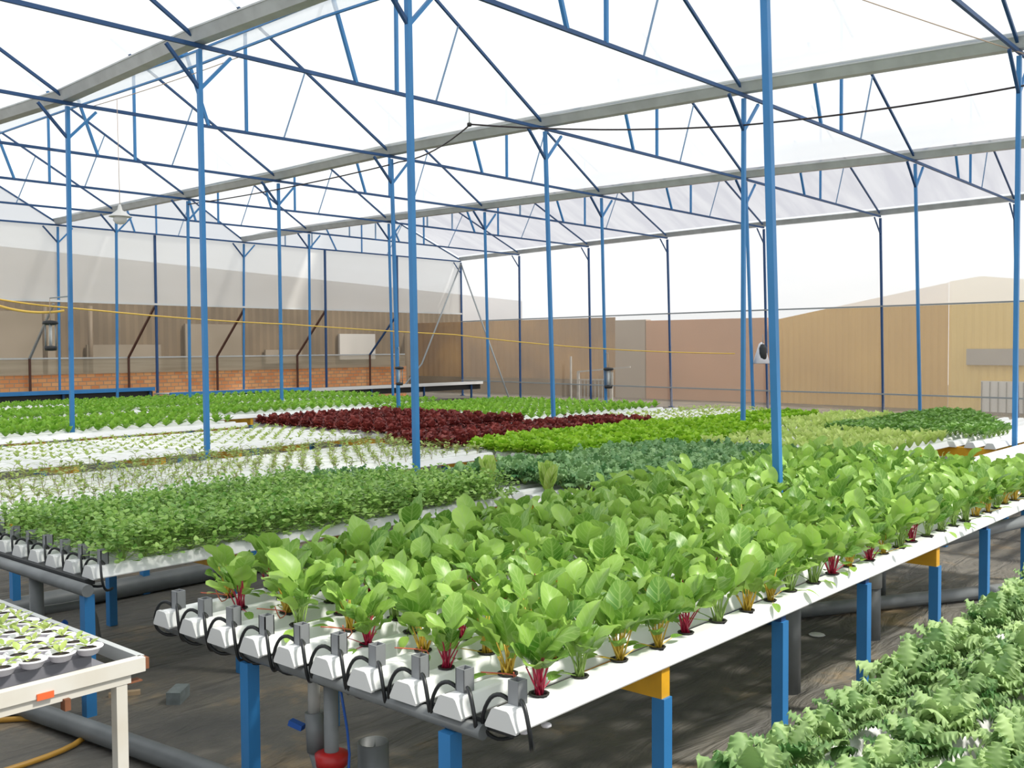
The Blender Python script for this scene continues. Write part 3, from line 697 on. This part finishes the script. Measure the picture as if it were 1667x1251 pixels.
# --- A2 empty white channels far right, A3 bok choy
bed('A2', 'empty white bed behind the chard', 8.95, 14.5, 1.10, 2.98, 10)
ysQ = bed('A3', 'bok choy bed at the far right', 11.2, 15.4, 3.16, 5.06, 10)
for i, y in enumerate(ysQ):
    if y < 3.38: continue
    x = 11.7 if y < 3.7 else 11.3; xe = min(15.3, 12.5 + (y - 3.38) * 2.2)
    while x < xe:
        put('bok', 'bok_choy', x, y, 'dark green bok choy in the %s channel' % ORD[i], 'bok choy', 'bok choy in the far right bed', rnd(.9, 1.15))
        x += .17
ysP2 = bed('C5', 'small pale bed beyond bok choy', 11.4, 14.2, 5.30, 6.0, 4)
for i, y in enumerate(ysP2):
    x = 11.5
    while x < 14.1:
        put('pale', 'young_lettuce', x, y, 'pale young lettuce behind the bok choy in the %s channel' % ORD[i], 'lettuce', 'pale lettuces behind the bok choy', rnd(.8, 1.1)); x += .2
# --- C1 thin seedlings
ysC = bed('C1', 'thin seedling bed behind herbs', 2.7, 7.35, 6.70, 8.40, 9)
for i, y in enumerate(ysC):
    x = 2.85
    while x < 7.3:
        put('thin', 'leggy_seedling', x, y + rnd(-.01, .01), 'thin leggy seedling in the %s channel behind the herbs' % ORD[i], 'seedling', 'leggy seedlings in the white bed', rnd(.9, 1.25) * (1.2 if i > 6 else 1.0), parts=('foliage', 'stem'))
        x += .158 + rnd(-.01, .01)
# --- C2 bright curly lettuce
ysL = bed('C2', 'bright curly bed behind the kale', 7.42, 11.1, 5.47, 7.15, 9)
for i, y in enumerate(ysL):
    x = 7.5
    while x < 11.05:
        if not (y < 5.8 and x < 8.6): put('curly', 'curly_lettuce', x, y, 'bright curly lettuce in the %s channel behind the kale' % ORD[i], 'lettuce', 'bright curly lettuces', rnd(1.1, 1.35))
        x += .19
ysL2 = bed('C4', 'far curly lettuce bed on the right', 11.2, 14.0, 6.12, 7.1, 5)
for i, y in enumerate(ysL2):
    if i == 0: continue
    x = 11.3
    while x < 13.95:
        put('curly', 'curly_lettuce', x, y, 'bright curly lettuce in the %s channel, far right strip' % ORD[i], 'lettuce', 'bright curly lettuces of the far strip', rnd(.9, 1.1)); x += .2
# --- red lettuces
for key, desc, x0, x1, y0, y1, n, lb in (('R2', 'front red lettuce bed', 7.25, 11.2, 7.32, 8.25, 5, 'front'), ('R1', 'back red lettuce bed', 8.05, 10.55, 9.0, 11.8, 12, 'back')):
    for i, y in enumerate(bed(key, desc, x0, x1, y0, y1, n)):
        x = x0 + .1
        while x < x1 - .05:
            put('red', 'red_lettuce', x, y, 'dark red lettuce in the %s channel of the %s red bed' % (ORD[i], lb), 'lettuce', 'red lettuces of the %s bed' % lb, rnd(1.1, 1.3)); x += .205
# --- D: white bed with tiny seedlings
ysD = bed('D', 'tiny seedling bed on the left', 3.5, 7.95, 9.42, 11.3, 10)
for i, y in enumerate(ysD):
    x = 3.6
    while x < 7.9:
        o = put('seed', 'tiny_seedling', x, y, 'tiny green seedling in the %s channel, left white bed' % ORD[i], 'seedling', 'tiny seedlings in the white bed', rnd(1.2, 1.9)); x += .165
# --- F0 sparse white bed far right
for i, y in enumerate(bed('F0', 'far white bed of pale sprouts', 11.1, 14.9, 7.42, 8.72, 7)):
    x = 11.2
    while x < 14.8:
        put('seed', 'tiny_seedling', x, y, 'tiny pale sprout in the %s channel, far white bed' % ORD[i], 'seedling', 'sprouts in the far white bed', rnd(1.6, 2.4)); x += .21
# --- lime green lettuces at the back: about 300 nearest ones single, the rest one field
nl = 0; field = []
back = [('E1', 'first lime bed at the left', 4.4, 8.2, 12.15, 14.5, 9), ('F1', 'lime bed before the right wall', 11.1, 14.6, 9.1, 12.9, 13), ('G1', 'lime bed behind the red lettuce', 8.3, 13.6, 13.6, 15.4, 8),
        ('E2', 'second lime bed at the left', 5.4, 8.2, 15.1, 17.0, 8), ('G2', 'lime bed towards the back', 8.4, 14.4, 16.0, 17.8, 8), ('E3', 'rearmost lime lettuce bed', 6.4, 14.4, 18.2, 19.7, 6)]
for key, desc, x0, x1, y0, y1, n in back:
    for i, y in enumerate(bed(key, desc, x0, x1, y0, y1, n)):
        x = x0 + .08
        while x < x1 - .05:
            if i == 0 and key in ('E1', 'F1', 'G1', 'E2', 'G2', 'E3'): pass
            elif nl < 300 and key in ('E1', 'F1'):
                put('lime', 'lime_lettuce', x, y, 'lime lettuce in the %s channel, %s' % (ORD[i], 'left rear bed' if key == 'E1' else 'right rear bed'), 'lettuce', 'lime lettuces of the left rear bed' if key == 'E1' else 'lime lettuces of the right rear bed', rnd(1.0, 1.3)); nl += 1
            else: field.append((x, y, .88 if key == 'E3' else 1.15))
            x += .19
if field:
    fm = MB(); fm.uv = {}
    src = []
    for k in range(3):
        random.seed(200 + k); t = MB()
        for i in range(8): leaf(t, 2.4 * i + rnd(-.3, .3), .08 + .9 * i / 8, rnd(.2, .6), .008, .10, .055, 3, 2, fold=.5, ns=1, shape=1.15)
        src.append(t)
    for x, y, q_ in field:
        t = random.choice(src); a = rnd(0, 6.28); c_, s_ = math.cos(a) * q_ * 1.1, math.sin(a) * q_ * 1.1; b0 = len(fm.v)
        for v in t.v: fm.v.append((x + v[0] * c_ - v[1] * s_, y + v[0] * s_ + v[1] * c_, ZT + v[2] * q_))
        for i in range(len(t.v)): fm.uv[b0 + i] = t.uv[i]
        for fc in t.f: fm.face([b0 + q for q in fc], True)
    fm.build('lime_lettuce_field', 'lime', label='mass of lime green lettuces filling the rear beds', cat='lettuce', kind='stuff')
# --- kale in the lower right corner
random.seed(5)
ysZ = bed('Z', 'kale bed in the lower right corner', 1.5, 6.3, -0.40, 1.14, 8)
for i, y in enumerate(ysZ):
    if y < .0: continue
    x = 1.75 + (i % 2) * .1
    while x < 6.2:
        put('kale_l', 'kale_plant', x, y, 'frilly light kale of the lower right corner in the %s channel' % ORD[len(ysZ) - 1 - i], 'kale', 'kale plants in the lower right corner', rnd(.85, 1.1)); x += .19

# ------------------------------------------------------------------ long tables at the back
def back_table(x0, x1, y, z, mat, lab):
    th = thing('back_table', lab, 'table', (x0, y, 0), group='long low tables by the back wall')
    L = x1 - x0
    MB().box((L / 2, .4, z), (L, .8, .03)).build('tabletop', 'galv', th)
    MB().box((L / 2, 0, z), (L, .05, .09)).build('front_rail', mat, th)
    MB().box((L / 2, .45, z - .14), (L, .7, .16)).build('dark_liner', 'black', th)
    k = 0.1
    while k < L:
        MB().box((k, .05, (z - .04) / 2), (.05, .05, z - .04)).build('leg', 'blue_dark', th); k += 2.2
back_table(8.6, 13.2, 23.6, .75, 'blue', 'long table with bright blue front rail at the left before the brick wall')
back_table(13.5, 17.9, 23.4, .60, 'blue', 'long table with blue front rail in the middle before the brick wall')
back_table(18.0, 25.2, 23.5, .55, 'white_p', 'long black table with white top edge reaching the back corner')

# ------------------------------------------------------------------ seedling table in the lower left corner
tt = thing('seedling_table', 'rusty white steel table holding trays of seedlings in the lower left corner', 'table', (1.63, 3.02, 0))
zt = .765
MB().box((-1.5, 0, zt - .0225), (3.0, .035, .045)).build('front_beam', 'rust_white', tt)
MB().box((-1.52, .012, zt - .060), (2.95, .04, .028)).build('lower_rail', 'rust_white', tt)
MB().box((0.0, 1.9, zt - .0225), (.022, 3.78, .045)).build('side_beam', 'galv', tt)
MB().box((-1.53, 1.9, zt - .050), (2.95, 3.72, .02)).build('table_bed', 'tray', tt)
MB().box((-1.57, 1.93, zt - .008), (2.90, 3.66, .036)).build('grey_tray', 'tray', tt)
MB().box((-1.58, 1.95, zt + .013), (2.86, 3.62, .006)).build('white_sheet', 'cup_white', tt)
for lx, ly in ((-.075, .012), (-.075, 3.7), (-2.6, .012), (-2.6, 3.7)):
    MB().box((lx, ly, (zt - .074) / 2), (.036, .036, zt - .074)).build('leg', 'rust_white', tt)
MB().box((-.32, -.0195, zt - .040), (.05, .004, .020)).build('orange_sticker', 'orange', tt)
MB().box((.008, 0, zt - .022), (.012, .028, .036)).build('rusty_end', 'rust', tt); MB().box((-.255, -.008, zt - .085), (.018, .03, .035)).build('rusty_bracket', 'rust', tt); MB().box((-.03, .012, zt - .076), (.05, .035, .004)).build('rusty_bracket', 'rust', tt)
cupw = MB().lathe([(.022, -.022), (.030, -.018), (.040, .0), (.046, .002), (.046, .006), (.037, .006), (.028, -.002)], n=14).mesh('cup', 'cup_white')
soil = MB().lathe([(.0, -.001), (.027, -.001)], n=12).mesh('compost', 'compost')
sds = [seedling(300 + i, s=1.15).mesh('sprout', 'sprout') for i in range(5)]
random.seed(11)
cups = 0
for a in range(16):
    for b in range(22):
        cx = 1.63 - .13 - a * .088; cy = 3.02 + .10 + b * .092
        if cups >= 300: break
        # only where the photo shows the table
        if cx < 0.40 * (cy - 3.0) - .0 + .55: continue
        o = thing('seedling_cup', 'white cup of young seedlings on the corner table, %s row from right, %s from front' % (ORD[a], ORD[b]), 'seedling cup', (cx, cy, zt + .038), rnd(0, 6), group='seedling cups on the corner table')
        obj('cup', cupw, o); obj('compost', soil, o)
        if random.random() < .9: obj('sprout', random.choice(sds), o, loc=(rnd(-.008, .008), rnd(-.008, .008), -.004), rz=rnd(0, 6), sc=rnd(.8, 1.2))
        cups += 1

# ------------------------------------------------------------------ pipes and hoses
def pipe(pts, r, mat, name, label, cat='pipe', n=12, sm=0):
    if sm: pts = smooth_pts(pts, sm)
    return MB().tube(pts, r, n).build(name, mat, label=label, cat=cat)
pipe([(2.14, 2.0, .622), (2.14, 3.74, .622)], .024, 'pvc', 'feed_pipe', 'grey pipe running under the channel ends of the chard bed')
pipe([(2.225, 4.62, .615), (2.225, 6.1, .615)], .030, 'pvc', 'feed_pipe', 'grey pipe under the channel ends of the herb bed')
pipe([(2.05, 5.85, .27), (2.62, 5.75, .27), (2.76, 5.72, .25), (2.80, 5.70, .0)], .026, 'pvc', 'drain_pipe', 'grey elbow pipe dropping to the ground at the left behind the corner table', sm=3)
# drain cluster under the chard bed
dp = thing('drain_stack', 'grey downpipes with blue valve and red collar under the chard bed', 'pipe', (2.22, 2.86, 0))
MB().tube([(0, -.05, .60), (0, -.05, .02)], .026, 12).build('downpipe', 'pvc', dp)
MB().tube([(.01, .06, .60), (.01, .06, .42)], .022, 12).build('side_pipe', 'pvc_light', dp)
MB().tube([(.01, .06, .44), (.01, .05, .30)], .034, 12).build('valve_body', 'pvc', dp)
MB().tube([(0, .05, .30), (0, .0, .20)], .02, 10).build('lower_pipe', 'pvc', dp)
MB().bar((-.02, .085, .385), (-.04, .135, .40), .028, .02).build('valve_handle', 'valve', dp)
MB().lathe([(.028, .0), (.055, .01), (.06, .05), (.03, .06)], c=(0, -.05, .27), n=14).build('red_collar', 'red', dp)
sp = thing('drain_cup', 'wide grey open pipe stub standing on the ground under the chard bed', 'pipe', (2.42, 2.82, 0))
MB().lathe([(.058, 0), (.058, .30), (.052, .30), (.052, .02)], n=18).build('stub', 'pvc', sp)
pipe([(2.19, 2.72, .58), (2.21, 2.70, .35), (2.16, 2.68, .15), (2.08, 2.62, .02)], .005, 'valve', 'blue_tube', 'thin blue tube hanging beside the downpipes', 'tube', 6, 3)
pipe([(1.95, 5.5, .05), (2.19, 3.64, .05), (2.25, 2.6, .05), (2.3, 0.2, .05)], .045, 'pvc', 'ground_pipe', 'thick grey pipe lying on the ground beside the seedling table', sm=4)
pipe([(2.0, 6.7, .07), (2.96, 6.75, .07), (4.4, 6.72, .07), (8.0, 6.6, .07)], .07, 'pvc', 'ground_pipe', 'thick grey pipe lying on the ground beneath the herb bed')
pipe([(2.28, 5.3, .0), (2.28, 5.3, .60)], .035, 'pvc', 'drain_pipe', 'grey upright pipe under the herb bed at the left edge')
vh = pipe([(2.26, 5.10, .30), (2.30, 5.02, .38)], .016, 'valve', 'valve_handle', 'blue valve handle by the upright pipe at the left edge', 'valve')
pipe([(4.72, 2.30, 0), (4.72, 2.30, .60)], .060, 'pvc', 'standpipe', 'thick grey upright pipe behind a blue leg under the chard bed')
sd = thing('standpipe', 'grey upright drain with a paler collar under the right part of the chard bed', 'pipe', (5.90, 2.36, 0))
MB().tube([(0, 0, 0), (0, 0, .32)], .065, 14).build('lower_pipe', 'pvc', sd)
MB().tube([(0, 0, .31), (0, 0, .40)], .072, 14).build('collar', 'pvc_light', sd)
MB().tube([(0, 0, .38), (0, 0, .46), (.05, -.02, .50), (.8, -.3, .54), (1.6, -.5, .56)], .04, 12).build('outlet_pipe', 'pvc', sd)
pipe([(5.2, 3.35, .05), (6.31, 2.70, .05), (8.4, 1.5, .05)], .045, 'pvc', 'ground_pipe', 'grey pipe lying on the ground under the right end of the chard bed')
pipe([(6.75, 2.62, .0), (6.75, 2.62, .55)], .03, 'pvc', 'drain_pipe', 'thin grey upright pipe under the right end of the chard bed')
pipe([(0.9, 5.5, .015), (1.6, 5.1, .015), (2.0, 4.85, .015), (2.16, 4.58, .015), (2.02, 4.35, .015), (1.6, 4.3, .015), (1.0, 4.4, .015)], .013, 'hose_y', 'garden_hose', 'yellow-brown hose looped on the ground under the seedling table', 'hose', 8, 5)
MB().box((2.64, 4.55, .03), (.14, .07, .06), Matrix.Rotation(.7, 3, 'Z')).build('block', 'brick_grey', label='small grey block lying on the dark ground sheet', cat='block')
MB().box((2.50, 4.82, .01), (.15, .03, .02), Matrix.Rotation(-.5, 3, 'Z')).build('wood_chip', 'wood', label='pale splinter of wood on the ground left of the grey block', cat='wood')
MB().lathe([(0, 0), (.05, .002), (.045, .006), (0, .008)], c=(5.75, 2.62, .002), n=10).build('litter', 'white_p', label='small white scrap on the ground under the chard bed', cat='litter')
# red and yellow wires between the chard channel ends
for i in range(0, 9, 2):
    y = ysA[i]
    pipe([(2.19, y + .01, ZT + .09), (2.24, y + .05, ZT + .03), (2.30, y + .10, ZT + .035), (2.22, y + .17, ZT + .05)], .0022, 'wire_red', 'probe_wire', 'thin red wire trailing between the chard channel ends, beside the %s channel' % ORD[i], 'wire', 5, 3)
for i, x in enumerate((2.20, 2.30)):
    MB().lathe([(.006, 0), (.016, .004), (.016, .012), (.006, .016)], c=(x, 1.895, ZB - .03 - .01 * i), n=6).build('clear_clip', 'cup_white', label='clear plastic clip under the nearest chard channel, %s' % ('front' if i == 0 else 'rear'), cat='clip')

# ------------------------------------------------------------------ cables, ropes, hanging things
def sag(a, b, s, n=10):
    a = Vector(a); b = Vector(b); return [a + (b - a) * (i / n) + Vector((0, 0, -s * 4 * (i / n) * (1 - i / n))) for i in range(n + 1)]
pipe(sag((5.2, 13.1, 2.39), (5.95, 13.0, 2.30), .01) + sag((5.98, 12.96, 2.30), (11.42, 15.6, 2.20), .03)[1:] + sag((11.42, 15.6, 2.20), (14.22, 14.0, 2.0), .01)[1:] + sag((14.22, 14.0, 2.0), (17.2, 9.5, 1.60), .08)[1:],
     .011, 'rope', 'yellow_rope', 'yellow rope strung across the whole greenhouse above the crops', 'rope', 6)
pipe(sag((5.2, 13.0, 2.3), (5.98, 12.9, 2.25), .05), .016, 'rope', 'rope_knot', 'yellow rope loop knotted by the insect trap', 'rope', 6)
pipe(sag((11.33, 18.8, 4.72), (11.2, 12.4, 4.74), .05) + sag((11.1, 12.3, 4.74), (9.67, 9.2, 4.66), .12)[1:] + sag((9.67, 9.2, 4.66), (11.35, 6.2, 4.47), .06)[1:] + sag((11.35, 6.2, 4.47), (11.7, 3.05, 4.48), .04)[1:],
     .011, 'cable', 'power_cable', 'dark power cable slung under the trusses through the middle of the roof', 'cable', 6)
hk = thing('cable_hook', 'small metal hook holding the dark cable under the front truss', 'hook', (9.67, 9.22, 4.66))
MB().tube([(0, 0, 0), (0, 0, .15)], .008, 6).build('rod', 'galv', hk); MB().lathe([(.0, -.03), (.03, -.02), (.03, .02), (0, .03)], n=8).build('clamp', 'black', hk)
pipe(sag((8.4, 5.4, 5.75), (11.65, 3.05, 4.80), .02), .006, 'wire_pale', 'thin_wire', 'thin brownish wire slanting down at the top right of the roof', 'wire', 5)
lp = thing('pendant_lamp', 'white pendant lamp hanging on a thin cord at the left', 'lamp', (6.29, 12.0, 3.35))
MB().lathe([(.012, .20), (.022, .17), (.03, .13), (.13, .055), (.135, .045), (.125, .045), (.03, .12), (.0, .125)], n=20).build('lamp_shade', 'lampw', lp)
MB().lathe([(.0, -.05), (.05, -.04), (.085, .0), (.08, .04), (.03, .10), (0, .10)], n=16).build('bulb', 'lampw', lp)
MB().tube([(0, 0, .2), (0, .02, 1.49)], .004, 5).build('cord', 'wire_pale', lp)
pipe(sag((6.29, 9.30, 4.86), (6.29, 12.64, 4.86), .02), .005, 'wire_pale', 'support_wire', 'thin wire between two trusses that carries the white lamp', 'wire', 5)
def trap(loc, label, s=1.0, dark='black', arm=None):
    th = thing('insect_trap', label, 'insect trap', loc)
    MB().lathe([(.0, .17 * s), (.075 * s, .16 * s), (.085 * s, .13 * s), (.04 * s, .115 * s), (0, .115 * s)], n=12).build('top_cap', dark, th)
    MB().lathe([(.0, -.17 * s), (.06 * s, -.165 * s), (.07 * s, -.12 * s), (0, -.11 * s)], n=12).build('bottom_cup', dark, th)
    m = MB()
    for k in range(6): a = k * PI / 3; m.tube([(.06 * s * math.cos(a), .06 * s * math.sin(a), -.12 * s), (.06 * s * math.cos(a), .06 * s * math.sin(a), .13 * s)], .005 * s, 5)
    m.build('cage_bars', 'brace_grey', th); MB().tube([(0, 0, -.12 * s), (0, 0, .12 * s)], .018 * s, 8).build('lamp_tube', 'white_p', th)
    MB().tube([(0, 0, .165 * s), (0, 0, .17 * s + .28)], .004, 5).build('hanging_cord', 'wire_pale', th)
    if arm: MB().tube([(0, 0, .17 * s + .28), (arm[0] - loc[0], arm[1] - loc[1], .17 * s + .30)], .008, 6).build('hanger_arm', 'brace_grey', th)
trap((5.80, 12.9, 1.93), 'black caged insect trap hanging beside the post at the left', 1.15, arm=(5.95, 12.67))
trap((10.93, 12.0, 1.30), 'black insect trap hanging by the post left of centre, above the red lettuce', .9, arm=(11.17, 12.28))
trap((17.0, 12.3, 1.10), 'grey insect trap with domed black cap hanging before the right wall', 1.3, arm=(16.99, 12.36))
th = thing('hanging_lamp', 'black lamp with a white bag hanging beside the large posts on the right', 'lamp', (11.95 + 5.4, 9.0, 1.62))
MB().lathe([(0, .16), (.04, .15), (.07, .08), (.075, -.12), (.05, -.16), (0, -.16)], n=12).build('lamp_body', 'black', th)
MB().lathe([(0, .20), (.05, .16), (.16, -.20), (.15, -.21), (.04, .13), (0, .14)], c=(.04, .05, 0), n=10).build('white_bag', 'cup_white', th)
MB().tube([(0, 0, .16), (0, 0, .34)], .006, 5).build('hook', 'brace_grey', th)
# gate frame outside the right wall
gt = thing('garden_gate', 'pale metal gate frame standing outside the right wall behind the crops', 'gate', (25.6, 19.7, 0))
MB().bar((0, 0, 0), (0, 0, .95), .07).bar((0, -1.3, 0), (0, -1.3, .95), .07).bar((0, 0.03, .95), (0, -2.0, 1.12), .05).bar((0, 0, .7), (0, -1.3, .72), .04).build('gate_frame', 'pvc_light', gt)
m = MB()
for k in range(9): m.bar((0, -.1 - k * .14, 0), (0, -.1 - k * .14, .7), .015)
m.build('gate_bars', 'brace_grey', gt)
